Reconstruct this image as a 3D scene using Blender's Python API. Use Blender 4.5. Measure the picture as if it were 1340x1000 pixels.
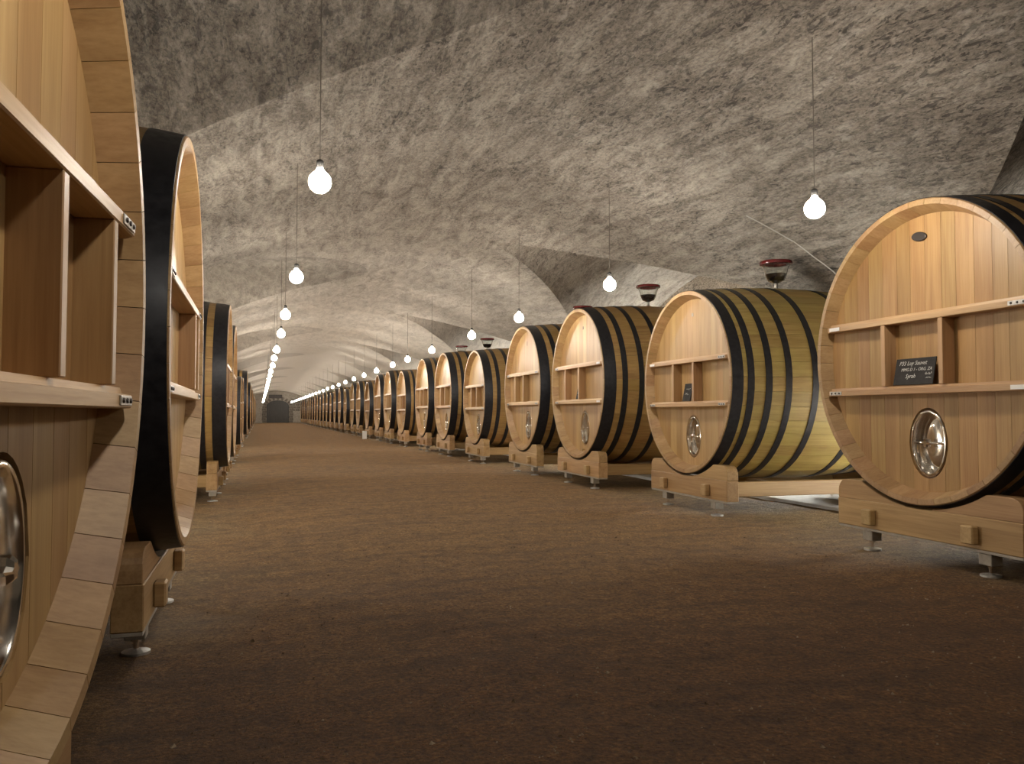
import bpy, bmesh, math, random
from mathutils import Vector, Matrix
import numpy as np

PI = math.pi
C = bpy.context.scene.collection
for o in list(bpy.data.objects):
    bpy.data.objects.remove(o)
random.seed(7)
sc = bpy.context.scene

# ------------------------------------------------------------------ camera
FPX = 1080.0
cam_d = bpy.data.cameras.new('camera')
cam_d.sensor_fit = 'HORIZONTAL'
cam_d.sensor_width = 36.0
cam_d.lens = FPX / 1340.0 * 36.0
cam_d.clip_start = 0.02
cam_d.clip_end = 400
cam = bpy.data.objects.new('camera', cam_d)
C.objects.link(cam)
dv = np.array([340 - 670, 542 - 500, FPX]); dv /= np.linalg.norm(dv)
up = np.array([0, -dv[2], dv[1]]); up /= np.linalg.norm(up)
rt = np.cross(dv, up)
if rt[0] < 0: rt = -rt
Mx = np.array([rt, dv, up])
cx, cy, cz = Mx[:, 0], -Mx[:, 1], -Mx[:, 2]
cam.matrix_world = Matrix(((cx[0], cy[0], cz[0], 0), (cx[1], cy[1], cz[1], 0), (cx[2], cy[2], cz[2], 1.0), (0, 0, 0, 1)))
sc.camera = cam

# ------------------------------------------------------------------ world, exposure
w = bpy.data.worlds.new('world'); sc.world = w
w.use_nodes = True
w.node_tree.nodes['Background'].inputs[0].default_value = (0.5, 0.42, 0.33, 1)
w.node_tree.nodes['Background'].inputs[1].default_value = 0.0
sc.view_settings.view_transform = 'Standard'
sc.view_settings.look = 'None'
sc.view_settings.gamma = 1
sc.view_settings.use_curve_mapping = False
sc.view_settings.exposure = 0.0
BULB = 285.0          # radiance of the warm globe bulbs
TUBE = 900.0          # radiance of the cool tubes behind the right-hand casks

# ------------------------------------------------------------------ material helpers
class NT:
    def __init__(s, name):
        s.m = bpy.data.materials.new(name); s.m.use_nodes = True
        s.t = s.m.node_tree; s.t.nodes.clear()
        s.out = s.n('ShaderNodeOutputMaterial')
        s.b = s.n('ShaderNodeBsdfPrincipled')
        s.t.links.new(s.b.outputs[0], s.out.inputs[0])
    def n(s, ty, **k):
        nd = s.t.nodes.new(ty)
        for a, v in k.items(): setattr(nd, a, v)
        return nd
    def l(s, a, b): s.t.links.new(a, b)
    def coord(s): return s.n('ShaderNodeTexCoord').outputs['Object']
    def mapping(s, vec, scale=(1, 1, 1), rot=(0, 0, 0)):
        m = s.n('ShaderNodeMapping'); s.l(vec, m.inputs[0])
        m.inputs['Scale'].default_value = scale; m.inputs['Rotation'].default_value = rot
        return m.outputs[0]
    def noise(s, vec, scale=5, detail=4, rough=.55, dist=0):
        n = s.n('ShaderNodeTexNoise'); s.l(vec, n.inputs['Vector'])
        n.inputs['Scale'].default_value = scale; n.inputs['Detail'].default_value = detail
        n.inputs['Roughness'].default_value = rough; n.inputs['Distortion'].default_value = dist
        return n.outputs['Fac']
    def ramp(s, fac, stops):
        r = s.n('ShaderNodeValToRGB'); s.l(fac, r.inputs[0])
        e = r.color_ramp.elements
        while len(e) < len(stops): e.new(.5)
        for q, (p, c) in zip(e, stops):
            q.position = p; q.color = (*c, 1) if not isinstance(c, (int, float)) else (c, c, c, 1)
        return r.outputs[0]
    def mix(s, fac, a, b, mode='MIX'):
        m = s.n('ShaderNodeMix', data_type='RGBA', blend_type=mode)
        for i, v in ((0, fac), (6, a), (7, b)):
            if hasattr(v, 'is_linked'): s.l(v, m.inputs[i])
            elif isinstance(v, (int, float)): m.inputs[i].default_value = v
            else: m.inputs[i].default_value = (*v, 1)
        return m.outputs[2]
    def math(s, op, a, b=0, c=0):
        m = s.n('ShaderNodeMath', operation=op)
        for i, v in enumerate((a, b, c)):
            if hasattr(v, 'is_linked'): s.l(v, m.inputs[i])
            else: m.inputs[i].default_value = v
        return m.outputs[0]
    def bump(s, h, strength=.3, dist=.01, prev=None):
        b = s.n('ShaderNodeBump'); s.l(h, b.inputs['Height'])
        b.inputs['Strength'].default_value = strength; b.inputs['Distance'].default_value = dist
        if prev is not None: s.l(prev, b.inputs['Normal'])
        return b.outputs[0]
    def set(s, col=None, rough=None, normal=None, **k):
        for nm, v in [('Base Color', col), ('Roughness', rough), ('Normal', normal)] + list(k.items()):
            if v is None: continue
            if hasattr(v, 'is_linked'): s.l(v, s.b.inputs[nm])
            elif isinstance(v, (int, float)): s.b.inputs[nm].default_value = v
            else: s.b.inputs[nm].default_value = (*v, 1)
        return s.m

def oak(name, light, mid, dark, axis, rough=.5, var=.35, blot=None, coarse=1.0):
    """plain-sawn oak; grain runs along local axis; every object gets its own tone and grain offset"""
    t = NT(name)
    oi = t.n('ShaderNodeObjectInfo')
    add = t.n('ShaderNodeVectorMath', operation='ADD')
    t.l(t.coord(), add.inputs[0])
    cmb = t.n('ShaderNodeCombineXYZ')
    rr = t.math('MULTIPLY', oi.outputs['Random'], 37.0)
    for i in range(3): t.l(rr, cmb.inputs[i])
    t.l(cmb.outputs[0], add.inputs[1])
    v = add.outputs[0]
    s = [26 * coarse] * 3; s[axis] = 1.1
    g = t.noise(t.mapping(v, tuple(s)), 1.0, 5, .6, .6)
    s2 = [95.0] * 3; s2[axis] = 3.0
    f = t.noise(t.mapping(v, tuple(s2)), 1.0, 3, .6)
    s3 = [4.5] * 3; s3[axis] = .5
    b = t.noise(t.mapping(v, tuple(s3)), 1.0, 3, .5)
    col = t.ramp(g, [(.28, dark), (.5, mid), (.72, light)])
    col = t.mix(.35, col, t.ramp(f, [(.3, dark), (.62, light)]))
    col = t.mix(t.ramp(b, [(.38, .0), (.7, .45)]), col, mid, 'MULTIPLY')
    hv = t.n('ShaderNodeHueSaturation'); t.l(col, hv.inputs['Color'])
    t.l(t.math('MULTIPLY_ADD', oi.outputs['Random'], var, 1 - var / 2), hv.inputs['Value'])
    r2 = t.math('FRACT', t.math('MULTIPLY', oi.outputs['Random'], 17.3))
    t.l(t.math('MULTIPLY_ADD', r2, .012, .494), hv.inputs['Hue'])
    col = hv.outputs[0]
    if blot:
        n = t.noise(v, 2.2, 5, .6)
        col = t.mix(t.ramp(n, [(.42, 0.0), (.75, .8)]), col, blot)
    nb = t.bump(f, .12, .002)
    return t.set(col, rough, nb)

M = {}
M['face'] = oak('oak_head', (.465, .31, .140), (.41, .256, .107), (.325, .188, .07), 2, .45, .13, coarse=.6)
M['face_amber'] = oak('oak_head_amber', (.45, .28, .115), (.385, .225, .082), (.29, .152, .05), 2, .45, .22, coarse=.6)
M['rim'] = oak('oak_rim', (.46, .30, .145), (.38, .235, .105), (.30, .175, .075), 0, .5, .12)
M['rail'] = oak('oak_rail', (.58, .40, .21), (.50, .32, .155), (.36, .21, .095), 1, .45, .12)
M['divider'] = oak('oak_divider', (.50, .32, .155), (.42, .26, .12), (.31, .175, .075), 2, .45, .12)
M['stave'] = oak('oak_stave', (.50, .33, .13), (.37, .225, .085), (.24, .135, .05), 0, .5, .2, blot=(.33, .215, .06))
M['stave_olive'] = oak('oak_stave_olive', (.52, .385, .14), (.40, .285, .09), (.27, .175, .05), 0, .45, .2, blot=(.40, .33, .085))
M['cradle'] = oak('oak_cradle', (.48, .31, .145), (.39, .24, .105), (.27, .155, .062), 1, .55, .12)
M['cradle_x'] = oak('oak_beam', (.47, .32, .145), (.38, .245, .105), (.28, .165, .068), 0, .55, .12)
M['far_body'] = M['stave']

t = NT('hoop_black_steel')
n = t.noise(t.coord(), 22, 4, .6)
M['hoop'] = t.set(t.ramp(n, [(.3, (.012, .013, .017)), (.7, (.03, .03, .036))]), t.ramp(n, [(.3, .34), (.8, .55)]), t.bump(n, .08, .002), Metallic=.35)
t = NT('polished_steel')
n = t.noise(t.coord(), 12, 3, .5)
M['steel'] = t.set((.80, .77, .72), t.ramp(n, [(.3, .10), (.7, .20)]), Metallic=1.0)
t = NT('zinc_plate')
n = t.noise(t.coord(), 60, 3, .5)
M['zinc'] = t.set(t.ramp(n, [(.3, (.40, .39, .37)), (.7, (.55, .53, .50))]), .42, Metallic=.7)
t = NT('grey_strip')
n = t.noise(t.coord(), 18, 4, .6)
M['grey'] = t.set(t.ramp(n, [(.3, (.25, .22, .18)), (.7, (.36, .32, .27))]), .7)
t = NT('label_paper'); M['paper'] = t.set((.78, .76, .73), .6)
t = NT('label_red'); M['red'] = t.set((.55, .12, .05), .6)
t = NT('dark_bronze'); M['bronze'] = t.set((.06, .05, .045), .4, Metallic=.6)
t = NT('cord_black'); M['cord'] = t.set((.16, .14, .12), .7)
t = NT('wire_white'); M['wire'] = t.set((.55, .53, .5), .5)
t = NT('socket_grey'); M['socket'] = t.set((.018, .017, .016), .5)
t = NT('bulb_glow')
t.set((1, 1, 1), .4); t.b.inputs['Emission Color'].default_value = (1.0, .92, .80, 1); t.b.inputs['Emission Strength'].default_value = BULB
M['bulb'] = t.m
t = NT('tube_glow')
t.set((1, 1, 1), .4); t.b.inputs['Emission Color'].default_value = (1.0, .98, .90, 1); t.b.inputs['Emission Strength'].default_value = TUBE
M['tube'] = t.m
t = NT('tube_glow_warm')
t.set((1, 1, 1), .4); t.b.inputs['Emission Color'].default_value = (1.0, .93, .80, 1); t.b.inputs['Emission Strength'].default_value = TUBE * 1.1
M['tube_warm'] = t.m
t = NT('white_enamel'); M['white'] = t.set((.75, .75, .73), .4)
t = NT('slate')
n = t.noise(t.coord(), 14, 5, .65)
M['slate'] = t.set(t.ramp(n, [(.3, (.016, .014, .013)), (.72, (.035, .031, .029))]), .9)
t = NT('chalk'); M['chalk'] = t.set((.50, .49, .46), .9)
t = NT('clear_glass')
M['glass'] = t.set((.95, .97, .96), .03, IOR=1.45, **{'Transmission Weight': 1.0})
t = NT('red_wine')
M['wine'] = t.set((.012, .002, .004), .12)
t = NT('red_lid')
M['lid'] = t.set((.16, .012, .014), .18, **{'Transmission Weight': .25})
t = NT('door_wood')
n = t.noise(t.mapping(t.coord(), (20, 20, 1)), 1, 4, .6)
M['door'] = t.set(t.ramp(n, [(.3, (.05, .047, .045)), (.7, (.085, .08, .075))]), .6)

def plaster(name, cols, speck, bumpk, bl=.45, far_haze=0.0):
    t = NT(name); v = t.coord()
    s = t.noise(t.mapping(v, (3.4, .8, 3.4), (0, 0, .12)), 1.8, 10, .74, .5)     # streaks of the old shuttering
    p = t.noise(v, .55, 5, .6)                                                  # broad damp patches
    f = t.noise(t.mapping(v, (1, .55, 1)), 38, 8, .80)
    col = t.ramp(s, [(.26, cols[0]), (.45, cols[1]), (.60, cols[2]), (.78, cols[3])])
    col = t.mix(t.ramp(p, [(.40, .0), (.66, bl)]), col, t.ramp(f, [(.3, cols[0]), (.7, cols[1])]))
    col = t.mix(.85, col, t.ramp(f, [(.33, (.10, .10, .10)), (.48, (.85, .85, .85)), (.64, (1.5, 1.47, 1.42))]), 'MULTIPLY')
    # dark pits and short cracks
    d1 = t.noise(t.mapping(v, (30, 12, 30), (0, 0, .3)), 1.0, 3, .6, .6)
    d2 = t.noise(t.mapping(v, (11, 4.5, 11), (0, 0, .25)), 1.0, 4, .62, .8)
    d = t.math('MAXIMUM', d1, t.math('MULTIPLY_ADD', d2, 1.0, -.02))
    m = t.noise(v, 1.1, 4, .6)
    pit = t.math('MULTIPLY', t.ramp(d, [(.565, 0.0), (.62, 1.0)]), t.ramp(m, [(.34, 0.2), (.58, 1.0)]))
    col = t.mix(t.math('MULTIPLY', pit, speck), col, (.05, .043, .036))
    cr = t.noise(t.mapping(v, (5.5, 1.1, 5.5), (0, 0, .1)), 1.0, 4, .5, 1.1)
    crk = t.math('SUBTRACT', 1.0, t.math('MULTIPLY', t.math('ABSOLUTE', t.math('SUBTRACT', cr, .5)), 60), 0)
    crk = t.math('MULTIPLY', t.math('MAXIMUM', crk, 0.0), t.ramp(t.noise(v, 2.1, 3, .5), [(.52, 0.0), (.64, .75)]))
    col = t.mix(crk, col, (.07, .058, .045))
    # pale lime bloom
    lm = t.noise(t.mapping(v, (7, 3.5, 7)), 1.0, 7, .75)
    col = t.mix(t.ramp(lm, [(.57, 0.0), (.68, .55)]), col, cols[4])
    if far_haze:                                                                    # haze and glow of the far end, painted as paler plaster with distance
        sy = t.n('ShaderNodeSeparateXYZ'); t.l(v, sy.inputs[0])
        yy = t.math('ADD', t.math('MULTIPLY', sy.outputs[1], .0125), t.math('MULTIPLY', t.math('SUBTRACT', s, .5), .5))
        col = t.mix(t.ramp(yy, [(.05, 0.0), (.42, far_haze)]), col, (.72, .66, .58))
    h = t.math('SUBTRACT', t.math('ADD', t.math('MULTIPLY', s, 1.0), t.math('MULTIPLY', f, .5)), t.math('MULTIPLY', pit, .5))
    return t.set(col, .92, t.bump(h, bumpk, .05))
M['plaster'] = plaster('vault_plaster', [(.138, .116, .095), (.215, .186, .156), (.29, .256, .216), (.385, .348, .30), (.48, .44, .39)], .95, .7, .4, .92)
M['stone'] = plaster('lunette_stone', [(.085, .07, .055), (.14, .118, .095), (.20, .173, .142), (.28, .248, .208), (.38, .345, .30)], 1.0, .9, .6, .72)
M['wall'] = plaster('wall_render', [(.34, .30, .25), (.45, .40, .34), (.54, .49, .42), (.62, .57, .49), (.66, .62, .55)], .6, .5, .4)

# earth floor: darker brown soil near the camera, dry grey grit along the cask rows
t = NT('earth'); v = t.coord()
a = t.noise(v, .8, 6, .62); b = t.noise(v, 55, 6, .75); c = t.noise(v, 9, 6, .7)
tr = t.noise(t.mapping(v, (.9, 5, 1), (0, 0, .22)), 1.0, 6, .6)
soil = t.ramp(b, [(.34, (.075, .032, .007)), (.46, (.21, .106, .028)), (.57, (.33, .178, .052)), (.68, (.52, .33, .13))])
grit = t.ramp(b, [(.34, (.085, .056, .022)), (.47, (.22, .155, .066)), (.58, (.33, .245, .118)), (.70, (.52, .41, .24))])
sx = t.n('ShaderNodeSeparateXYZ'); t.l(v, sx.inputs[0])
dist = t.math('ABSOLUTE', t.math('SUBTRACT', sx.outputs[0], 2.0))
wob = t.math('MULTIPLY_ADD', t.math('SUBTRACT', a, .5), 2.6, dist)
near = t.math('MULTIPLY_ADD', t.math('SUBTRACT', c, .5), .25, wob)
col = t.mix(t.ramp(t.math('MULTIPLY', near, .25), [(.50, .02), (.78, .7)]), soil, grit)
col = t.mix(t.ramp(tr, [(.44, 0.0), (.68, .45)]), col, (.085, .045, .018))
col = t.mix(t.ramp(c, [(.36, .5), (.55, 0.0)]), col, (.06, .032, .013))
near_tone = t.math('MULTIPLY_ADD', t.math('SUBTRACT', a, .5), 3.0, sx.outputs[1])   # the earth gets darker towards the near end
near_tone = t.math('ADD', near_tone, t.math('MULTIPLY', sx.outputs[0], .0))
col = t.mix(t.ramp(t.math('MULTIPLY', near_tone, .1), [(.30, .9), (.66, 0.0)]), col, (.44, .33, .21), 'MULTIPLY')
h = t.math('ADD', t.math('MULTIPLY', b, .45), c)
M['earth'] = t.set(col, .95, t.bump(h, 1.0, .05))
t = NT('concrete_strip'); n = t.noise(t.coord(), 7, 5, .6)
M['concrete'] = t.set(t.ramp(n, [(.3, (.42, .41, .40)), (.7, (.58, .57, .56))]), .8)
t = NT('pebble'); oi = t.noise(t.coord(), 9, 2, .5)
M['pebble'] = t.set(t.ramp(oi, [(.35, (.10, .058, .026)), (.55, (.17, .11, .06)), (.68, (.34, .26, .17))]), .9)

# ------------------------------------------------------------------ object helpers
def link(o, parent=None):
    C.objects.link(o)
    if parent is not None: o.parent = parent
    return o
def mob(name, me, mat, parent=None, loc=(0, 0, 0), rot=(0, 0, 0)):
    if mat is not None and len(me.materials) == 0: me.materials.append(mat)
    o = bpy.data.objects.new(name, me); o.location = loc; o.rotation_euler = rot
    return link(o, parent)
def fin(bm, name, smooth=False, ang=None):
    me = bpy.data.meshes.new(name)
    bmesh.ops.recalc_face_normals(bm, faces=bm.faces)
    for f in bm.faces: f.smooth = smooth
    if ang is not None:
        for e in bm.edges:
            if len(e.link_faces) == 2 and e.calc_face_angle(0) > ang: e.smooth = False
    bm.to_mesh(me); bm.free()
    return me
def box_me(name, x0, x1, y0, y1, z0, z1, bev=0, seg=1):
    bm = bmesh.new()
    bmesh.ops.create_cube(bm, size=1)
    for v in bm.verts:
        v.co = Vector((x0 if v.co.x < 0 else x1, y0 if v.co.y < 0 else y1, z0 if v.co.z < 0 else z1))
    if bev: bmesh.ops.bevel(bm, geom=list(bm.edges), offset=bev, segments=seg, affect='EDGES')
    return fin(bm, name)
def lathe_me(name, prof, seg=24, axis='z', caps=True, smooth=True, ang=.7):
    """prof: list of (r, h)"""
    bm = bmesh.new(); rings = []
    for r, hh in prof:
        if r < 1e-6:
            rings.append([bm.verts.new((0, 0, hh))])
        else:
            rings.append([bm.verts.new((r * math.cos(2 * PI * i / seg), r * math.sin(2 * PI * i / seg), hh)) for i in range(seg)])
    for A, B in zip(rings, rings[1:]):
        for i in range(seg):
            j = (i + 1) % seg
            if len(A) == 1 and len(B) == 1: continue
            if len(A) == 1: bm.faces.new((A[0], B[i], B[j]))
            elif len(B) == 1: bm.faces.new((A[i], A[j], B[0]))
            else: bm.faces.new((A[i], A[j], B[j], B[i]))
    if caps:
        for q in (rings[0], rings[-1]):
            if len(q) > 2: bm.faces.new(q)
    if axis == 'x':
        for v in bm.verts: v.co = Vector((v.co.z, v.co.x, v.co.y))
    return fin(bm, name, smooth, ang)
def tube_me(name, pts, r, seg=6):
    bm = bmesh.new(); rings = []
    pts = [Vector(p) for p in pts]
    for i, p in enumerate(pts):
        d = (pts[min(i + 1, len(pts) - 1)] - pts[max(i - 1, 0)]).normalized()
        a = d.orthogonal().normalized() if i == 0 else (a - d * a.dot(d)).normalized()
        b = d.cross(a)
        rings.append([bm.verts.new(p + (a * math.cos(2 * PI * k / seg) + b * math.sin(2 * PI * k / seg)) * r) for k in range(seg)])
    for A, B in zip(rings, rings[1:]):
        for k in range(seg):
            bm.faces.new((A[k], A[(k + 1) % seg], B[(k + 1) % seg], B[k]))
    bm.faces.new(rings[0]); bm.faces.new(rings[-1])
    return fin(bm, name, True, 1.0)
def extrude_poly(name, pts, x0, x1, bev=0, smooth=False):
    """polygon in (y, z) extruded along x"""
    bm = bmesh.new()
    A = [bm.verts.new((x0, y, z)) for y, z in pts]; B = [bm.verts.new((x1, y, z)) for y, z in pts]
    bm.faces.new(A); bm.faces.new(B)
    for i in range(len(pts)):
        j = (i + 1) % len(pts); bm.faces.new((A[i], A[j], B[j], B[i]))
    if bev:
        bmesh.ops.recalc_face_normals(bm, faces=bm.faces)
        ed = [e for e in bm.edges if len(e.link_faces) == 2 and e.calc_face_angle(0) > .6]
        bmesh.ops.bevel(bm, geom=ed, offset=bev, segments=1, affect='EDGES')
    return fin(bm, name)
def thing(name, label, cat, loc=(0, 0, 0), rotz=0, group=None):
    o = bpy.data.objects.new(name, None); C.objects.link(o)
    o.empty_display_size = .1
    o.location = loc; o.rotation_euler = (0, 0, rotz)
    return tag(o, label, cat, group)
def tag(o, label, cat, group=None):
    o['label'] = label; o['category'] = cat
    if group: o['group'] = group
    return o
def struct(o): o['kind'] = 'structure'; return o
def dup(root, loc, rotz, label, group=None):
    r = root.copy(); C.objects.link(r); r.location = loc; r.rotation_euler = (0, 0, rotz)
    r['label'] = label
    if group: r['group'] = group
    for ch in list(root.children):
        c = ch.copy(); C.objects.link(c); c.parent = r
        for g in list(ch.children):
            d = g.copy(); C.objects.link(d); d.parent = c
    return r

# ------------------------------------------------------------------ the setting
XC, ZC, RV = 1.95, 3.72, 6.6        # crown line, crown height, vault radius (parabolic)
DXW = 5.6                           # half width to the side walls
# lunettes: the left ones are broad and reach the crown, the right ones are shorter
LC, RC, LP, RP = 4.3, 2.6, 5.75, 4.63        # first centres and half periods
def lun_w(dx, left):
    return 1.6 * np.power(np.maximum(dx, 0), .58) if left else .55 * np.power(np.maximum(dx - 1.3, 0), 1.6) + .3 * np.sqrt(np.maximum(dx - 1.3, 0))
def lun_r(left): return ZC - .004 if left else ZC - 1.3 ** 2 / (2 * RV)
YEND, YBACK = 101.0, -6.0
rng = np.random.default_rng(3)
def fbm(x, y, seed):
    r = np.random.default_rng(seed); out = 0
    for k, (fr, am) in enumerate(((.5, 1), (1.1, .6), (2.3, .4), (4.1, .25), (7.3, .16))):
        for q in range(4):
            th = r.uniform(0, 2 * PI); ph = r.uniform(0, 6.28)
            out = out + am * np.sin(fr * 2.6 * (math.cos(th) * x + math.sin(th) * y) + ph + 1.7 * np.sin(fr * .9 * (x * math.sin(th) - y) + ph))
    return out / 4.0
verts, faces, mats = [], [], []
def patch(P, mi):
    ny, nx = P.shape[:2]; b = len(verts)
    verts.extend(P.reshape(-1, 3).tolist())
    for i in range(ny - 1):
        for j in range(nx - 1):
            a = b + i * nx + j
            faces.append((a, a + 1, a + nx + 1, a + nx)); mats.append(mi)
def vault_side(sgn, c0, hp):
    left = sgn < 0
    nx = 60
    dx = DXW * np.linspace(0, 1, nx)
    if not left: dx = np.sort(np.append(dx, 1.3001))
    k0 = int(math.floor((YBACK - c0) / (2 * hp))); k1 = int(math.ceil((YEND - c0) / (2 * hp)))
    for k in range(k0, k1 + 1):
        c = c0 + 2 * hp * k
        if c + hp < YBACK or c - hp > YEND: continue
        fine = c < 30
        wt = lun_w(dx, left); wv = np.minimum(wt, hp)
        for (lo, hi, mi, n_) in ((-hp + 0 * wv, -wv, 0, 28), (-wv, wv, 1 if left else 2, 44), (wv, hp + 0 * wv, 0, 28)):
            n = n_ if fine else n_ // 2
            s = np.linspace(0, 1, n)[:, None]
            Y = lo[None, :] * (1 - s) + hi[None, :] * s
            X = np.repeat(dx[None, :], n, 0)
            zm = ZC - X * X / (2 * RV)
            zl = lun_r(left) - (lun_r(left) - zm) * (Y / np.maximum(wt, 1e-3)[None, :]) ** 2
            Z = np.maximum(zm, zl) if mi else zm
            Xw = XC + sgn * X; Yw = c + Y
            Z = Z + fbm(Xw, Yw, 11) * .012
            patch(np.stack([Xw, Yw, Z], -1), 1 if mi == 1 else 0)
vault_side(-1, LC, LP); vault_side(1, RC, RP)
me = bpy.data.meshes.new('ceiling')
me.from_pydata(verts, [], faces)
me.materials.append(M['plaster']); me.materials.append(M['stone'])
me.polygons.foreach_set('material_index', mats)
me.polygons.foreach_set('use_smooth', [True] * len(faces))
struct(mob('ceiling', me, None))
# side walls stand 4 cm outside the springing and run up past the lunette crowns
struct(mob('wall_left', box_me('wall_left', XC - DXW - .3, XC - DXW + .02, YBACK, YEND, -.3, 3.7), M['wall']))
struct(mob('wall_right', box_me('wall_right', XC + DXW - .02, XC + DXW + .3, YBACK, YEND, -.3, 3.7), M['wall']))
struct(mob('wall_back', box_me('wall_back', XC - DXW, XC + DXW, YBACK - .3, YBACK, -.3, 3.8), M['wall']))
# earth floor with a gently uneven surface
def floor_mesh():
    vs, fs = [], []
    xs = np.linspace(XC - DXW, XC + DXW, 90)
    ys = np.concatenate([np.linspace(YBACK, 1.5, 16)[:-1], np.linspace(1.5, 14, 220)[:-1], np.linspace(14, YEND, 160)])
    X, Y = np.meshgrid(xs, ys)
    Z = fbm(X * 1.3, Y * 1.3, 5) * .009 - .012 - .07 * np.clip((.9 - X) / 1.2, 0, 1)
    vs = np.stack([X, Y, Z], -1).reshape(-1, 3).tolist()
    nx = len(xs)
    fs = [(i * nx + j, i * nx + j + 1, (i + 1) * nx + j + 1, (i + 1) * nx + j) for i in range(len(ys) - 1) for j in range(nx - 1)]
    m = bpy.data.meshes.new('floor'); m.from_pydata(vs, [], fs)
    m.polygons.foreach_set('use_smooth', [True] * len(fs))
    return m
struct(mob('floor', floor_mesh(), M['earth']))
struct(mob('trim_1', box_me('concrete_strip', 5.75, XC + DXW, 2.0, YEND - .5, -.2, .025, .01), M['concrete']))

# far wall with its arched door and the dark opening above
bm = bmesh.new()
DX, DW, DHS, DHT = 2.02, 1.28, 1.95, 2.62   # door centre, half width, springing, crown
def arch(hw, hs, ht, n=14):
    return [(DX + hw * math.cos(PI - PI * i / n), hs + (ht - hs) * math.sin(PI * i / n)) for i in range(n + 1)]
A = [(DX - DW, -.2)] + arch(DW, DHS, DHT) + [(DX + DW, -.2)]
top = 3.75
L = [bm.verts.new((x, 0, z)) for x, z in A]
x0, x1 = XC - DXW - .2, XC + DXW + .2
O = [bm.verts.new((x0, 0, -.2))]
for i in range(15): O.append(bm.verts.new((x0 + (x1 - x0) * i / 14, 0, top)))
O.append(bm.verts.new((x1, 0, -.2)))
for i in range(len(L) - 1): bm.faces.new((L[i], L[i + 1], O[i + 1], O[i]))
r = bmesh.ops.extrude_face_region(bm, geom=list(bm.faces))
bmesh.ops.translate(bm, verts=[q for q in r['geom'] if isinstance(q, bmesh.types.BMVert)], vec=(0, .5, 0))
struct(mob('wall_far', fin(bm, 'wall_far'), M['wall'], None, (0, YEND - .2, 0)))
dr = struct(mob('door_1', None or extrude_poly('door_1', [(y - DX, z) for y, z in A], 0, .08), M['door'], None, (DX, YEND + .05, 0), (0, 0, PI / 2)))
for s in (-1, 1):
    lf = mob('door_leaf', extrude_poly('door_leaf', [(y - DX if s < 0 else DX - y, z) for y, z in [(DX - DW + .04, 0)] + arch(DW - .04, DHS, DHT - .04)[:8] + [(DX - .015, 0)]], -.05, 0, .008), M['door'], dr)
mob('ring_handle', lathe_me('ring_handle', [(.05, -.12), (.06, -.08), (.05, -.05)], 12, 'x'), M['bronze'], dr, (0, .2, 1.1))
niche = struct(mob('window_1', box_me('window_1', -.75, .75, 0, .06, 0, .42, .01), M['bronze'], None, (1.75, YEND - .27, 2.85)))
for q in range(5):
    mob('grille_bar', box_me('grille_bar', -.015, .015, -.04, 0, .02, .4), M['bronze'], niche, (-.6 + q * .3, 0, 0))
# dressed stones round the far door
sm = box_me('stone', -.23, .23, -.04, .1, -.13, .13, .02)
wf = bpy.data.objects['wall_far']
for s in (-1, 1):
    for k in range(7):
        o = mob('stone', sm, M['wall'] if k % 3 else M['plaster'], wf, (DX + s * (DW + .22 + .05 * (k % 2)), -.01, .14 + .28 * k))
for k in range(9):
    an = PI * (k + .5) / 9
    o = mob('stone', sm, None, wf, (DX + (DW + .2) * math.cos(an), -.01, DHS + .02 + (DHT - DHS + .2) * math.sin(an)), (0, PI / 2 - an * 1.0 + PI / 2, 0))
    o.scale = (.8, 1, .95)
for k in range(18):
    o = mob('stone', sm, M['plaster'], wf, (3.75 + .5 * (k % 4) + .1 * (k // 4 % 2), -.01, 1.5 + .3 * (k // 4)))

# ------------------------------------------------------------------ cask prototype (local: x = depth from the rim, y = along the aisle, z = up from the cask's lowest point)
R0, LEN, BUL, NST = 1.07, 2.28, .075, 44
def rad(x): return R0 + BUL * (1 - ((x - LEN / 2) / (LEN / 2)) ** 2)
def stave_me(n=NST, nx=12, sub=2):
    bm = bmesh.new(); da = 2 * PI / n; g = .0012
    prof = [(x, rad(x) - (.004 if x in (0, LEN) else 0)) for x in np.linspace(0, LEN, nx + 1)]
    prof[0] = (0, R0 - .006); prof.insert(1, (.006, rad(.006)))
    prof[-1] = (LEN, R0 - .006)
    inner = [(LEN, R0 - .045), (LEN - .11, R0 - .088), (LEN / 2, R0 - .02), (.115, R0 - .088), (0, R0 - .043)]
    loop = prof + inner
    rows = []
    for i in range(sub + 1):
        a = -da / 2 + g + (da - 2 * g) * i / sub
        rows.append([bm.verts.new((x, r * math.sin(a), r * math.cos(a))) for x, r in loop])
    m = len(loop)
    for A, B in zip(rows, rows[1:]):
        for k in range(m):
            bm.faces.new((A[k], A[(k + 1) % m], B[(k + 1) % m], B[k]))
    bm.faces.new(rows[0]); bm.faces.new(rows[-1])
    for f in bm.faces:
        c = f.calc_center_median()
        f.material_index = 1 if c.x < .008 or (c.x < .25 and math.hypot(c.y, c.z) < R0 - .03) else 0
    return fin(bm, 'stave', True, .35)
def body_me(seg=40, nx=8):
    prof = [(R0 - .088, .115), (R0 - .043, 0), (R0 - .004, 0)] + [(rad(x), x) for x in np.linspace(.006, LEN - .006, nx + 1)] + [(R0 - .02, LEN), (R0 - .1, LEN - .1)]
    return lathe_me('body', prof, seg, 'x', False, True, .5)
def hoop_me(x0, x1, seg=64, th=.005):
    prof = [(rad(x0) + .001, x0), (rad(x0) + th, x0 + .001)] + [(rad(x) + th, x) for x in ((x0 + x1) / 2,)] + [(rad(x1) + th, x1 - .001), (rad(x1) + .001, x1)]
    return lathe_me('hoop', prof, seg, 'x', False, True, .6)
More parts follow.
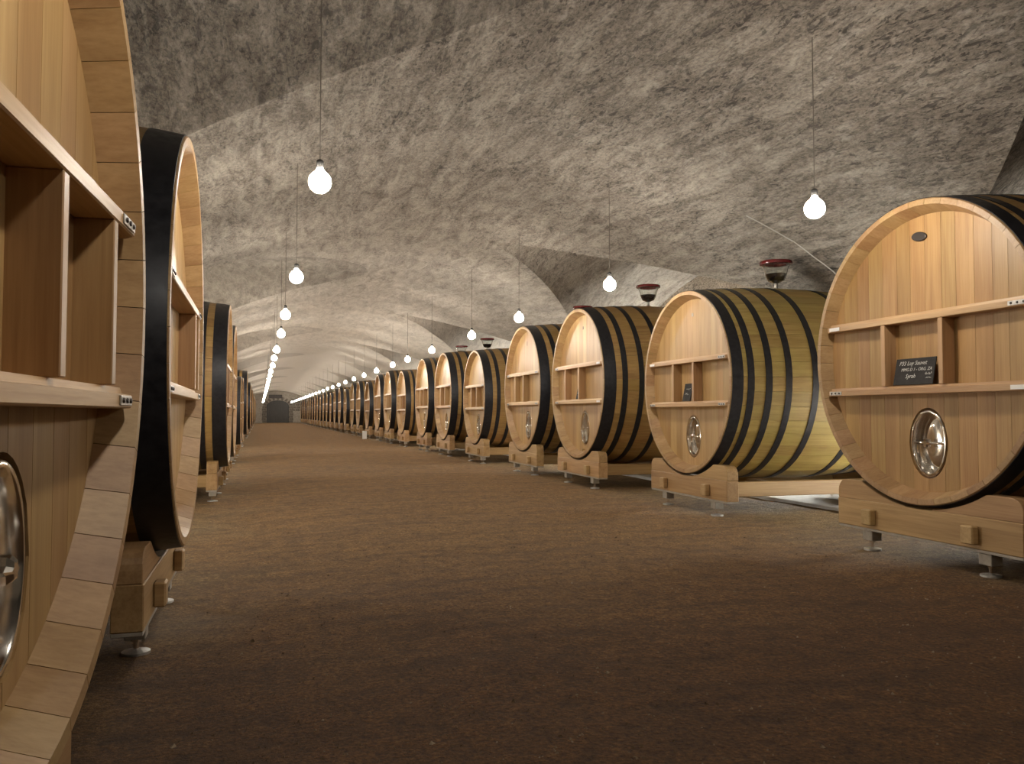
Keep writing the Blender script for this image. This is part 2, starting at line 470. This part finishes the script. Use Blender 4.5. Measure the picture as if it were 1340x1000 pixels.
HOOPS = [(.009, .122), (.165, .235), (.35, .42), (.56, .63), (.85, .92)]
HOOPS_B = [(.009, .170), (.25, .325), (.48, .55), (.74, .81)]
HOOPS = HOOPS + [(LEN - b, LEN - a) for a, b in HOOPS]
HOOPS_B = HOOPS_B + [(LEN - b, LEN - a) for a, b in HOOPS_B]
RH = R0 - .078                     # head radius (let into the staves)
def hx(y): return .092 + .022 * (1 - (y / RH) ** 2)      # dished head
MZ, MW, MH = -.64, .180, .250      # manway centre and half axes
def board_me(y0, y1, my=0.0):
    ys = sorted(set([y0, y1] + [y0 + (y1 - y0) * i / 5 for i in range(1, 5)] + [q for q in (my - MW, my + MW) if y0 + .004 < q < y1 - .004]))
    bm = bmesh.new(); cols = []
    for y in ys:
        zt = math.sqrt(max(RH * RH - y * y, .0004))
        hh = MH * math.sqrt(max(1 - ((y - my) / MW) ** 2, 0))
        zo = lambda s: s * zt
        x = hx(y)
        b = bm.verts.new((x, y, -zt)); tp = bm.verts.new((x, y, zt))
        lo = bm.verts.new((x, y, MZ - hh)) if -zt < MZ - .01 else None
        hi = lo if hh < 1e-6 else bm.verts.new((x, y, MZ + hh))
        cols.append((b, lo, hi, tp))
    for A, B in zip(cols, cols[1:]):
        if A[1] is None or B[1] is None:
            a = [q for q in (A[0], A[1], A[2], A[3]) if q is not None]; a = list(dict.fromkeys(a))
            b = [q for q in (B[0], B[1], B[2], B[3]) if q is not None]; b = list(dict.fromkeys(b))
            bm.faces.new(a + b[::-1]); continue
        bm.faces.new((A[0], A[1], B[1], B[0])); bm.faces.new((A[2], A[3], B[3], B[2]))
    bmesh.ops.remove_doubles(bm, verts=bm.verts, dist=1e-5)
    ed = [e for e in bm.edges if len(e.link_faces) == 1]
    r = bmesh.ops.extrude_edge_only(bm, edges=ed)
    nv = [q for q in r['geom'] if isinstance(q, bmesh.types.BMVert)]
    bmesh.ops.translate(bm, verts=nv, vec=(.062, 0, 0))
    return fin(bm, 'head_board')
def oval_ring(prof, n=40, inner=None):
    """prof: list of (offset from the oval, x)"""
    bm = bmesh.new(); rings = []
    for off, x in prof:
        rings.append([bm.verts.new((x, (MW - .018 + off) * math.cos(2 * PI * i / n), (MH - .018 + off) * math.sin(2 * PI * i / n))) for i in range(n)])
    for A, B in zip(rings, rings[1:]):
        for i in range(n): bm.faces.new((A[i], A[(i + 1) % n], B[(i + 1) % n], B[i]))
    return bm, rings
def manway_parts():
    bm, _ = oval_ring([(.03, .026), (.004, .022), (.004, -.014), (-.002, -.019), (-.014, -.019), (-.018, -.014), (-.022, .055), (-.05, .06), (-.05, .07)])
    frame = fin(bm, 'manway_frame', True, .7)
    bm, rg = oval_ring([(-.024, .058), (-.03, .05), (-.04, .046), (-.06, .036), (-.09, .026), (-.12, .021), (-.145, .02)])
    bm.faces.new(rg[-1])
    door = fin(bm, 'manway_door', True, .7)
    bar = tube_me('clamp_bar', [(.03, -.142, 0), (.006, -.12, 0), (-.004, -.07, .0), (-.006, 0, 0), (-.004, .07, 0), (.006, .12, 0), (.03, .142, 0)], .0095, 8)
    bm = bmesh.new()
    n = 12; prof = [(1.0, -.012), (1.0, -.034), (.62, -.046)]
    rings = []
    for s, x in prof:
        rings.append([bm.verts.new((x, (.034 if i % 2 == 0 else .022) * s * math.cos(2 * PI * i / n), (.034 if i % 2 == 0 else .022) * s * math.sin(2 * PI * i / n))) for i in range(n)])
    for A, B in zip(rings, rings[1:]):
        for i in range(n): bm.faces.new((A[i], A[(i + 1) % n], B[(i + 1) % n], B[i]))
    bm.faces.new(rings[0]); bm.faces.new(rings[-1])
    knob = fin(bm, 'star_knob')
    return frame, door, bar, knob
ZL, ZU = -.262, .252               # rail heights (relative to the cask centre)
def rail_me(z):
    """rail between the rim: straight front that is cut back at both ends, back follows the dished head"""
    hl = math.sqrt((R0 - .07) ** 2 - z * z)
    bm = bmesh.new(); rows = []
    ys = [-hl, -hl + .03, -hl + .17, -.3, -.1, .1, .3, hl - .17, hl - .03, hl]
    for y in ys:
        e = hl - abs(y)
        xf = .010 + (.022 if e < .01 else 0)
        xb = hx(y) - .001
        h2 = .031
        rows.append([bm.verts.new(p) for p in ((xf, y, z - h2 + .004), (xf + .004, y, z - h2), (xb, y, z - h2), (xb, y, z + h2), (xf + .028, y, z + h2), (xf + .024, y, z + h2 - .018), (xf, y, z + h2 - .022))])
    m = len(rows[0])
    for A, B in zip(rows, rows[1:]):
        for k in range(m): bm.faces.new((A[k], A[(k + 1) % m], B[(k + 1) % m], B[k]))
    bm.faces.new(rows[0]); bm.faces.new(rows[-1])
    return fin(bm, 'shelf_rail')
hoop_m = [hoop_me(*h) for h in HOOPS]; hoop_b = [hoop_me(*h) for h in HOOPS_B]; hoop_far = [hoop_me(*h, seg=32) for h in HOOPS_B]
for q in hoop_m + hoop_b + hoop_far: q.materials.append(M['hoop'])
stm = stave_me(); stm.materials.append(M['stave']); stm.materials.append(M['rim'])
stm_o = stm.copy(); stm_o.materials[0] = M['stave_olive']
bounds = [-RH + .004]
wds = [.135, .15, .12, .145, .155, .125, .15, .14, .13, .15, .145, .125, .15, .14]
sw = (2 * RH - .008) / sum(wds)
for q in wds: bounds.append(bounds[-1] + q * sw)
board_sets = {}
def boards_for(amber, my):
    k = (amber, my)
    if k not in board_sets:
        q = [board_me(a + .0012, b - .0012, my) for a, b in zip(bounds, bounds[1:])]
        for m_ in q: m_.materials.append(M['face_amber' if amber else 'face'])
        board_sets[k] = q
    return board_sets[k]
mfr, mdo, mba, mkn = manway_parts()
rail_l, rail_u = rail_me(ZL), rail_me(ZU)
div_m = box_me('divider', .012, .136, -.021, .021, ZL + .0315, ZU - .0315, .003)
plate_m = box_me('plate', 0, .004, -.07, .07, -.014, .014, .001)
bolt_m = lathe_me('bolt', [(.0, -.004), (.006, -.004), (.008, -.001), (.008, .001)], 8, 'x')
plate_m.materials.append(M['zinc']); bolt_m.materials.append(M['bronze'])
label_m = box_me('end_label', -.001, .004, -.06, .06, -.014, .014, .001); label_m.materials.append(M['paper'])
back_m = lathe_me('back_head', [(0, LEN - .12), (RH, LEN - .12), (RH, LEN - .10), (0, LEN - .10)], 40, 'x', False, False)
bodym = body_me(44, 10); bodyfar = body_me(24, 6)
for q in (bodym, bodyfar):
    q.materials.append(M['stave']); q.materials.append(M['rim'])
    for p in q.polygons:
        if p.center.x < .08 and (p.center.x < .0005 or math.hypot(p.center.y, p.center.z) < R0 - .03): p.material_index = 1
def disc_boarded():
    bm = bmesh.new()
    n = 36
    cols = []
    for i in range(25):
        y = -RH + 2 * RH * i / 24
        y = max(min(y, RH - .002), -RH + .002)
        z = math.sqrt(RH * RH - y * y)
        cols.append((bm.verts.new((hx(y), y, -z)), bm.verts.new((hx(y), y, z))))
    for A, B in zip(cols, cols[1:]): bm.faces.new((A[0], A[1], B[1], B[0]))
    return fin(bm, 'head', True)
disc_m = disc_boarded()
plug_m = lathe_me('bung', [(0, -.03), (.035, -.03), (.04, -.02), (.045, .02)], 16)

def make_cask(name, level, olive=False, amber=False, close_hoops=False, divs=(.29, -.23), plates=('zinc',) * 4, manway_y=0.0):
    """level 0: every stave and head board on its own; 1: plain body with all fittings; 2: far"""
    t = thing(name, '', 'barrel')
    up_ = (0, 0, R0)
    if level == 0:
        for k in range(NST):
            mob('stave', stm_o if olive else stm, None, t, up_, (2 * PI * (k + .37) / NST, 0, 0))
        for b in boards_for(amber, manway_y): mob('head_board', b, None, t, up_)
        mob('bung', plug_m, M['cradle'], t, (LEN / 2, 0, 2 * R0 + BUL - .01))
    else:
        mob('body', bodym if level == 1 else bodyfar, M['stave'], t, up_)
        mob('head', disc_m, M['face'], t, up_)
    mob('back_head', back_m, M['face'], t, up_)
    for q in ((hoop_m if close_hoops else hoop_b) if level < 2 else hoop_far): mob('hoop', q, None, t, up_)
    for z, rm in ((ZU, rail_u), (ZL, rail_l)):
        rl = mob('shelf_rail', rm, M['rail'], t, up_)
        if level < 2:
            hl = math.sqrt((R0 - .07) ** 2 - z * z)
            for i, s in enumerate((1, -1)):
                kd = plates[(0 if z > 0 else 2) + i]
                p = mob('end_plate' if kd == 'zinc' else 'end_label', plate_m if kd == 'zinc' else label_m, None, rl, (.0055, s * (hl - .115), z - .009))
                if kd == 'paper': p['label'] = 'white paper label on the rail end'
                if level == 0 and kd == 'zinc':
                    for dy in (-.045, 0, .045):
                        mob('bolt', bolt_m, None, rl, (.0045, s * (hl - .115) + dy, z - .009))
    if level < 2 or True:
        for y in divs: mob('divider', div_m, M['divider'], t, (0, y, R0))
    if level < 2:
        f = mob('manway', mfr, M['steel'], t, (hx(0) + .016 * (level == 0), manway_y, R0 + MZ))
        mob('manway_door', mdo, M['steel'], f); mob('clamp_bar', mba, M['steel'], f); mob('star_knob', mkn, M['steel'], f)
    return t

# ------------------------------------------------------------------ cradle prototype (origin on the floor under the rim)
SB = .352                          # lowest point of the saddle
def saddle_pts(R=1.15, y0=0.12, y1=.83, top=.50, flat=.355):
    """one ear of the bolster: the wedge between the saddle curve and the rounded shoulder"""
    pts = []
    ymax = math.sqrt(R * R - (R - (top - SB)) ** 2)
    for i in range(9):
        y = y0 + (ymax - y0) * i / 8
        pts.append((y, SB + R - math.sqrt(R * R - y * y)))
    rr = .085
    for i in range(6):
        a = PI / 2 - PI / 2 * i / 5
        pts.append((y1 - rr + rr * math.cos(a), top - rr + rr * math.sin(a)))
    pts.append((y1, flat + .001)); pts.append((y0, flat + .001))
    return [p for k, p in enumerate(pts) if k == 0 or (abs(p[0] - pts[k - 1][0]) + abs(p[1] - pts[k - 1][1])) > 1e-4]
def lower_pts():
    R = 1.15; pts = []
    for i in range(9):
        y = -.12 + .24 * i / 8
        pts.append((y, min(.355, SB + R - math.sqrt(R * R - y * y))))
    return [(-.83, .355)] + pts + [(.83, .355), (.83, .155), (-.83, .155)]
ear_m = extrude_poly('saddle_block', saddle_pts(), .02, .14, .004)
ear_m2 = extrude_poly('saddle_block', [(-y, z) for y, z in saddle_pts()], .02, .14, .004)
low_m = extrude_poly('bolster', lower_pts(), .015, .145, .005)
strip_m = box_me('bottom_strip', .017, .143, -.825, .825, .137, .1545, .002)
peg_m = box_me('tenon', -.04, .0145, -.05, .05, .185, .30, .008)
beam_m = box_me('long_beam', .146, 2.148, -.05, .05, .165, .315, .006)
block_m = box_me('foot_block', -.045, .045, -.05, .05, .062, .1365, .004)
screw_m = lathe_me('foot_screw', [(.012, .006), (.012, .061)], 10)
nut_m = lathe_me('nut', [(.022, .045), (.022, .058)], 6, smooth=False)
pad_m = lathe_me('foot_pad', [(.062, -.012), (.062, .002), (.03, .008), (.014, .012)], 20)
wedge_m = box_me('cross_tie', .98, 1.08, -.409, .409, .17, .27, .006)
def make_cradle(name, level):
    t = thing(name, '', 'barrel stand')
    for fx, nm in ((0, 'front'), (2.135, 'rear')):
        b = mob('bolster', low_m, M['cradle'], t, (fx, 0, 0))
        mob('saddle_block', ear_m, M['cradle'], t, (fx, 0, 0)); mob('saddle_block', ear_m2, M['cradle'], t, (fx, 0, 0))
        if level < 2:
            mob('bottom_strip', strip_m, M['grey'], t, (fx, 0, 0))
            if fx == 0:
                for s in (-1, 1): mob('tenon', peg_m, M['cradle_x'], t, (fx, s * .46, 0))
        for s in (-1, 1):
            q = mob('foot_block', block_m, M['grey'], t, (fx + .08, s * .53, 0))
            mob('foot_screw', screw_m, M['steel'], q)
            if level < 2:
                mob('nut', nut_m, M['steel'], q); mob('foot_pad', pad_m, M['zinc'], q)
            else: mob('foot_pad', pad_m, M['zinc'], q)
    for s in (-1, 1): mob('long_beam', beam_m, M['cradle_x'], t, (0, s * .46, 0))
    mob('cross_tie', wedge_m, M['cradle'], t)
    return t

# ------------------------------------------------------------------ the two rows
ORD = ['first', 'second', 'third', 'fourth', 'fifth', 'sixth', 'seventh', 'eighth', 'ninth', 'tenth', 'eleventh', 'twelfth', 'thirteenth', 'fourteenth', 'fifteenth', 'sixteenth', 'seventeenth', 'eighteenth', 'nineteenth', 'twentieth']
XR, XL = 4.29, -.35
YAWR, YAWL = .018, .0
ZB = .380
right = [(4.73, 1.072), (8.03, .985), (11.24, 1.085), (13.87, 1.09), (17.27, 1.005), (20.44, 1.09), (23.26, 1.105), (26.83, 1.02), (29.87, 1.095), (32.58, 1.09), (35.8, 1.01), (39.2, 1.085), (41.84, 1.10), (45.4, .99),
         (48.7, 1.08), (51.9, 1.09), (55.1, 1.0), (58.3, 1.08), (61.4, 1.09), (64.7, 1.0), (68.0, 1.08), (71.2, 1.09), (74.6, 1.0), (77.9, 1.08), (81.3, 1.09), (84.8, 1.0), (88.3, 1.08), (91.9, 1.09), (95.6, 1.0)]
right = [(y * .975, r * .975) for y, r in right]
left = [(1.55, .95), (4.65, 1.05), (11.45, 1.05), (14.0, 1.045), (19.6, .76), (22.3, .80), (29.5, 1.07)]
for q in (39.5, 42.2, 50.0, 52.7, 60.2, 63.0, 70.2, 73.0, 80.3, 83.0, 91.0): left.append((q, 1.05))
left_x = [-.365, -.355, -.378, -.38, -.40, -.41, -.41]
ZBL = .325                         # the earth lies a little lower along the left row
SPEC = {('r', 0): dict(amber=True, close_hoops=True, divs=(.315, -.235), plates=('paper', 'zinc', 'zinc', 'paper')),
        ('r', 1): dict(divs=(.30, -.20), olive=True, close_hoops=True, plates=('paper', 'zinc', 'zinc', 'zinc')),
        ('r', 2): dict(divs=(.485, -.09), plates=('zinc', 'paper', 'zinc', 'paper'), manway_y=-.08),
        ('r', 3): dict(divs=(.42, -.08), manway_y=-.07),
        ('l', 0): dict(divs=(-.25, -.72), manway_y=-.245),
        ('l', 1): dict(divs=(-.58, -.84), manway_y=.34)}
EXTRA = {('r', 0): 'honey oak cask nearest on the right, dark oval badge near its top',
         ('r', 1): 'second cask of the right row, olive tinted staves between black hoops',
         ('r', 2): 'third cask of the right row, pale head with a small dark label in its shelf',
         ('r', 3): 'fourth cask of the right row, pale head with brown staves',
         ('l', 0): 'huge oak cask cropped by the left edge of the picture, open shelf in its head',
         ('l', 1): 'second cask of the left row, broad black hoop behind its pale rim'}
proto = {}
def cask_label(side, i, n):
    if (side, i) in EXTRA: return EXTRA[(side, i)]
    word = 'right' if side == 'r' else 'left'
    if i < n * .55: return f'{ORD[i]} oak cask from the camera in the {word} row, black steel hoops'
    return f'{ORD[n - 1 - i]} oak cask from the far end of the {word} row, small in the distance'
def place_row(side, lst):
    n = len(lst)
    for i, (y, r) in enumerate(lst):
        lvl = 0 if (side == 'r' and i < 6) or (side == 'l' and i < 4) else (1 if (side == 'r' and i < 13) or (side == 'l' and i < 6) else 2)
        X = XR if side == 'r' else (left_x[i] if i < 7 else -.41)
        rot = -YAWR if side == 'r' else PI - (.06 if i == 0 else YAWL)
        loc = (X, y, ZB if side == 'r' else ZBL); lab = cask_label(side, i, n)
        grp = 'oak casks in the right row' if side == 'r' else 'oak casks in the left row'
        key = (lvl,)
        if (side, i) in SPEC:
            c = make_cask('oak_cask', lvl, **SPEC[(side, i)]); c.location = loc; c.rotation_euler = (0, 0, rot); c['label'] = lab; c['group'] = grp
        elif key not in proto:
            c = proto[key] = make_cask('oak_cask', lvl); c.location = loc; c.rotation_euler = (0, 0, rot); c['label'] = lab; c['group'] = grp
        else: c = dup(proto[key], loc, rot, lab, grp)
        c.scale = (1 if r > .9 else .85, r / R0, r / R0)
        word = 'right' if side == 'r' else 'left'
        cl = 0 if lvl == 0 else 2 if lvl == 2 else 1
        where = f'{ORD[i]} cask from the camera, {word} row' if i < n * .55 else f'{ORD[n - 1 - i]} cask from the far end, {word} row'
        clab = f'oak cradle on screw feet under {where}'
        ck = ('c', cl)
        lc = (X - (.09 if side == 'l' else 0), y, 0 if side == 'r' else ZBL - ZB - .02)
        if ck not in proto:
            k = proto[ck] = make_cradle('cask_cradle', cl); k.location = lc; k.rotation_euler = (0, 0, rot); k['label'] = clab; k['group'] = 'oak cradles under the ' + word + ' row'
        else: dup(proto[ck], lc, rot, clab, 'oak cradles under the ' + word + ' row')
        if (side, i) == ('l', 0):
            kk = [o for o in C.objects if o.get('label') == clab][-1]
            kk.scale = (1, .9, .9); kk.location.z = -.06; kk.location.y -= .05
        placed[(side, i)] = c
placed = {}
place_row('r', right); place_row('l', left)

# marks on the heads
def on_head(key, name, me, mat, y, z, off=-.004, label=None, rot=(0, 0, 0)):
    c = placed[key]
    o = mob(name, me, mat, c, (hx(y) + off, y, R0 + z), rot)
    if label: o['label'] = label
    return o
bm = bmesh.new()
n = 24; rings = [[bm.verts.new((x, a * math.cos(2 * PI * i / n), b * math.sin(2 * PI * i / n))) for i in range(n)] for x, a, b in ((.003, .07, .034), (-.010, .07, .034), (-.013, .064, .029))]
for A_, B_ in zip(rings, rings[1:]):
    for i in range(n): bm.faces.new((A_[i], A_[(i + 1) % n], B_[(i + 1) % n], B_[i]))
bm.faces.new(rings[0]); bm.faces.new(rings[-1])
on_head(('r', 0), 'badge', fin(bm, 'badge', False), M['bronze'], .04, .835, -.002, 'dark oval badge', (.16, 0, 0))
on_head(('r', 1), 'head_mark', box_me('head_mark', 0, .003, -.022, .022, -.02, .02), M['grey'], 0, .80, -.003, 'small grey metal mark')
on_head(('r', 2), 'head_mark', box_me('head_mark', 0, .003, -.012, .012, -.022, .022), M['bronze'], -.02, .80, -.003, 'small dark mark')
on_head(('r', 2), 'tap_plug', lathe_me('tap_plug', [(.012, .01), (.012, -.03), (.018, -.04), (0, -.045)], 10, 'x'), M['steel'], -.08, -.95, 0)
on_head(('r', 3), 'head_mark', box_me('head_mark', 0, .003, -.006, .006, -.04, .04), M['bronze'], 0, .78, -.003, 'thin dark mark')

# ------------------------------------------------------------------ chalked slates standing on the lower rails
def text_me(s, size, shear=.25):
    cu = bpy.data.curves.new('writing', 'FONT'); cu.body = s; cu.size = size; cu.shear = shear; cu.extrude = .0004
    cu.align_x = 'LEFT'
    cu.resolution_u = 2
    o = bpy.data.objects.new('tmp_writing', cu); C.objects.link(o)
    dg = bpy.context.evaluated_depsgraph_get(); dg.update()
    m = bpy.data.meshes.new_from_object(o.evaluated_get(dg))
    bpy.data.objects.remove(o); return m
def scribble_me(w_, h_, seed):
    r = random.Random(seed); bm = bmesh.new(); th = .0022
    n = 16; pts = [(w_ * i / n + r.uniform(-.2, .5) * w_ / n, r.uniform(0, h_) if i % 2 else r.uniform(0, h_ * .4)) for i in range(n + 1)]
    for (x0, y0), (x1, y1) in zip(pts, pts[1:]):
        d = Vector((x1 - x0, y1 - y0)); nn = Vector((-d.y, d.x)).normalized() * th / 2
        bm.faces.new([bm.verts.new((px + sg * nn.x, py + sg * nn.y, .0004)) for px, py, sg in ((x0, y0, 1), (x0, y0, -1), (x1, y1, -1), (x1, y1, 1))])
    me = bpy.data.meshes.new('chalk_writing'); bm.to_mesh(me); bm.free(); return me
def slate(key, y, wdt, hgt, lines, label):
    c = placed[key]; X, Y, _ = c.location; yaw = c.rotation_euler[2]
    rs = c.scale[2]
    z = ZB + (R0 + ZL + .0315) * rs + .001
    lx = .028
    p = Matrix.Rotation(yaw, 4, 'Z') @ Vector((lx, y * rs, 0))
    t = thing('chalk_slate', label, 'sign', (X + p.x, Y + p.y, z), yaw, 'chalked slates in the cask shelves')
    lean = .20
    b = mob('board', box_me('board', 0, .008, -wdt / 2, wdt / 2, 0, hgt, .002), M['slate'], t, (0, 0, .003), (0, lean, 0))
    for (s, size, lx_, lz) in lines:
        # text lies in its own xy plane: turn it to face -x (towards the aisle)
        w_ = mob('chalk_writing', text_me(s, size) if isinstance(s, str) else scribble_me(s[0], size, s[1]), M['chalk'], b, (-.0008, wdt / 2 - lx_, hgt - lz))
        w_.rotation_euler = Matrix(((0, 0, -1), (-1, 0, 0), (0, 1, 0))).to_euler()
    return t
slate(('r', 0), .045, .37, .19, [('P33 Luy Sauvet', .042, .035, .05), ('MMG D 1 - ORG. ZA', .032, .06, .092), ('Syrah', .042, .11, .142), ((.06, 3), .024, .29, .125), ((.05, 4), .010, .30, .148)],
      'black slate with chalk writing standing in the shelf of the nearest right cask')
slate(('r', 1), .0, .17, .19, [((.09, 11), .03, .05, .07), ((.08, 12), .03, .04, .125)], 'small dark slate with pale marks in the shelf of the second right cask')
slate(('r', 2), .0, .13, .20, [((.07, 13), .03, .03, .07), ((.07, 14), .03, .03, .13)], 'narrow dark slate in the shelf of the third right cask')

# ------------------------------------------------------------------ glass bowls of wine on the cask tops
gb = lathe_me('bowl', [(.018, 0), (.018, .05), (.085, .075), (.112, .13), (.128, .20), (.150, .252), (.144, .252), (.122, .20), (.106, .132), (.080, .081), (.012, .058), (.012, 0)], 32, caps=False)
gw = lathe_me('wine', [(0, .0595), (.012, .0595), (.079, .0825), (.1025, .128), (.107, .152), (0, .152)], 32, caps=False)
gl = lathe_me('lid_ring', [(.118, .253), (.160, .253), (.174, .258), (.178, .272), (.172, .292), (.08, .302), (0, .304), (0, .29), (.1, .284)], 32, caps=False)
gs = lathe_me('stem', [(.026, -.004), (.026, .0), (.02, .004), (.020, .04), (.026, .05)], 16, caps=False)
gproto = None
for i, wd in ((1, 'second'), (2, 'third'), (3, 'fourth'), (4, 'fifth'), (5, 'sixth'), (6, 'seventh')):
    c = placed[('r', i)]; p = Matrix.Rotation(c.rotation_euler[2], 4, 'Z') @ Vector((LEN / 2, 0, 0))
    loc = (c.location.x + p.x, c.location.y + p.y, ZB + (2 * R0 + BUL) * c.scale[2] + .022)
    lab = f'glass bowl of dark red wine on top of the {wd} cask in the right row'
    if gproto is None:
        t = gproto = thing('wine_bowl', lab, 'glass bowl', loc, 0, 'glass wine bowls on the cask tops')
        mob('bowl', gb, M['glass'], t); mob('wine', gw, M['wine'], t); mob('lid_ring', gl, M['lid'], t); mob('stem', gs, M['zinc'], t)
    else: t = dup(gproto, loc, 0, lab, 'glass wine bowls on the cask tops')
    if i == 4: t.scale = (.94, .94, .80)

# ------------------------------------------------------------------ hanging globe bulbs, two lines down the vault
bulb_m = lathe_me('bulb', [(0, -.068), (.02, -.0655), (.038, -.057), (.053, -.043), (.063, -.024), (.066, -.004), (.064, .014), (.057, .032), (.046, .046), (.033, .057), (.0245, .066), (.020, .074), (.0175, .080)], 24, caps=True)
bulb_far = lathe_me('bulb', [(0, -.068), (.046, -.049), (.066, 0), (.048, .044), (.024, .066), (.0175, .080)], 10, caps=True)
sock_m = lathe_me('socket', [(.0, .131), (.012, .131), (.0205, .125), (.022, .12), (.022, .085), (.019, .0805), (.0, .0805)], 16, caps=False)
ZLAMP = 2.37
def vz(x, y):
    dx = abs(x - XC); left = x < XC; c0, hp = (LC, LP) if left else (RC, RP)
    d = (y - c0 + hp) % (2 * hp) - hp
    wd = float(lun_w(dx, left)); zm = ZC - dx * dx / (2 * RV)
    return max(zm, lun_r(left) - (lun_r(left) - zm) * (d / wd) ** 2) if wd > 1e-3 and abs(d) < wd else zm
def lamp(x, y, lab, far):
    t = thing('hanging_bulb', lab, 'lamp', (x, y, ZLAMP), 0, 'bare globe bulbs on long cords')
    top_z = vz(x, y)
    mob('bulb', bulb_far if far else bulb_m, M['bulb'], t)
    mob('socket', sock_m, M['socket'], t)
    mob('cord', lathe_me('cord', [(.003, .13), (.003, top_z - ZLAMP + .03)], 6), M['cord'], t)
lampL = [1.55, 4.94, 8.46, 11.76, 14.57, 18.2, 21.0, 24.2]
lampR = [1.3, 4.62, 8.0, 11.16, 13.9, 17.4, 20.5, 22.9]
while lampL[-1] < 96.5: lampL.append(lampL[-1] + 3.3)
while lampR[-1] < 96.5: lampR.append(lampR[-1] + 3.3)
for side, xs, lst in (('left', .33, lampL), ('right', 3.52, lampR)):
    n = len(lst)
    for i, y in enumerate(lst):
        if i < 1: lab = f'hanging globe bulb of the {side} line above the camera'
        elif i < n * .5 and i - 1 < 14: lab = f'{ORD[i - 1]} hanging globe bulb from the camera in the {side} line of lamps'
        else: lab = f'{ORD[n - 1 - i]} hanging globe bulb from the far door in the {side} line of lamps'
        lamp(xs + random.uniform(-.01, .01), y, lab, i > 8)

# cool tubes on the right wall behind the casks: the white glow under and above the casks
tb = lathe_me('tube', [(.016, -.6), (.016, .6)], 10)
for v_ in tb.vertices: v_.co = Vector((v_.co.x, v_.co.z, v_.co.y))
tb_w = tb.copy()
k = 0
for y in (6.1, 10.4, 15.4, 24.9, 34.3, 43.8):
    t = thing('tube_light', f'cool white tube light on the right wall behind the casks, {ORD[k]} from the camera', 'lamp', (XC + DXW - .03, y, .55), 0, 'tube lights on the right wall'); k += 1
    mob('batten', box_me('batten', -.05, 0, -.64, .64, -.03, .03, .006), M['white'], t)
    mob('tube', tb, M['tube'], t, (-.085, 0, 0))
    for s in (-1, 1): mob('end_cap', box_me('end_cap', -.105, -.045, s * .6 - .012, s * .6 + .012, -.022, .022, .004), M['white'], t)

for y, wd in ((8.2, 'nearest'), (16.8, 'middle'), (26.0, 'farthest')):
    t = thing('tube_light', f'tube light on the left wall in the {wd} gap between the left casks', 'lamp', (XC - DXW + .03, y, .7), PI, 'tube lights on the left wall')
    mob('batten', box_me('batten', -.05, 0, -.64, .64, -.03, .03, .006), M['white'], t)
    mob('tube', tb_w, M['tube_warm'], t, (-.085, 0, 0))
    for s in (-1, 1): mob('end_cap', box_me('end_cap', -.105, -.045, s * .6 - .012, s * .6 + .012, -.022, .022, .004), M['white'], t)

# thin cable slung from the vault down behind the first right-hand cask
pts = []
for x, y in ((4.80, 7.40), (4.95, 7.385), (5.12, 7.37), (5.34, 7.345), (5.48, 7.36), (5.60, 7.375), (5.72, 7.375), (5.84, 7.38), (5.98, 7.42), (6.12, 7.46)):
    pts.append((x, y, vz(x, y) - .05))
tag(mob('cable', tube_me('cable', pts, .006, 6), M['wire']), 'thin pale cable running along the vault above the gap beside the nearest right cask', 'cable')
# white box on the floor far down the right row
t = thing('white_box', 'small white upright box standing on the floor far down the right row', 'box', (4.02, 33.4, 0))
mob('case', box_me('case', -.08, .08, -.08, .08, 0, .30, .01), M['white'], t); mob('lid', box_me('lid', -.085, .085, -.085, .085, .301, .325, .006), M['white'], t)

# crumbs of earth and grit in the foreground (uncountable)
pv, pf = [], []
r_ = random.Random(5)
for k in range(5200):
    y = 1.6 + 9 * r_.random() ** 1.7; x = r_.uniform(-.3, 4.3) if y > 3 else r_.uniform(-.3, 3.2)
    s = r_.uniform(.0025, .008) * (1.8 if r_.random() < .015 else 1)
    b = len(pv); a = r_.uniform(0, 6.28)
    z0 = float(fbm(np.array(x * 1.3), np.array(y * 1.3), 5)) * .009 - .012 - .07 * min(max((.9 - x) / 1.2, 0), 1)
    for j in range(4):
        q = a + j * PI / 2 + r_.uniform(-.3, .3)
        pv.append((x + s * math.cos(q) * r_.uniform(.8, 1.5), y + s * math.sin(q) * r_.uniform(.7, 1.3), z0 - .002))
    for j in range(2):
        pv.append((x + s * r_.uniform(-.5, .5), y + s * r_.uniform(-.5, .5), z0 + s * r_.uniform(.5, 1.0)))
    for j in range(4):
        pf.append((b + j, b + (j + 1) % 4, b + 4 + (j % 2 if j < 2 else 1)))
    pf.append((b + 0, b + 4, b + 5)); pf.append((b + 2, b + 5, b + 4))
me = bpy.data.meshes.new('earth_crumbs'); me.from_pydata(pv, [], pf)
o = mob('earth_crumbs', me, M['pebble']); o['kind'] = 'stuff'
tag(o, 'loose crumbs of earth and grit lying over the brown floor', 'soil')
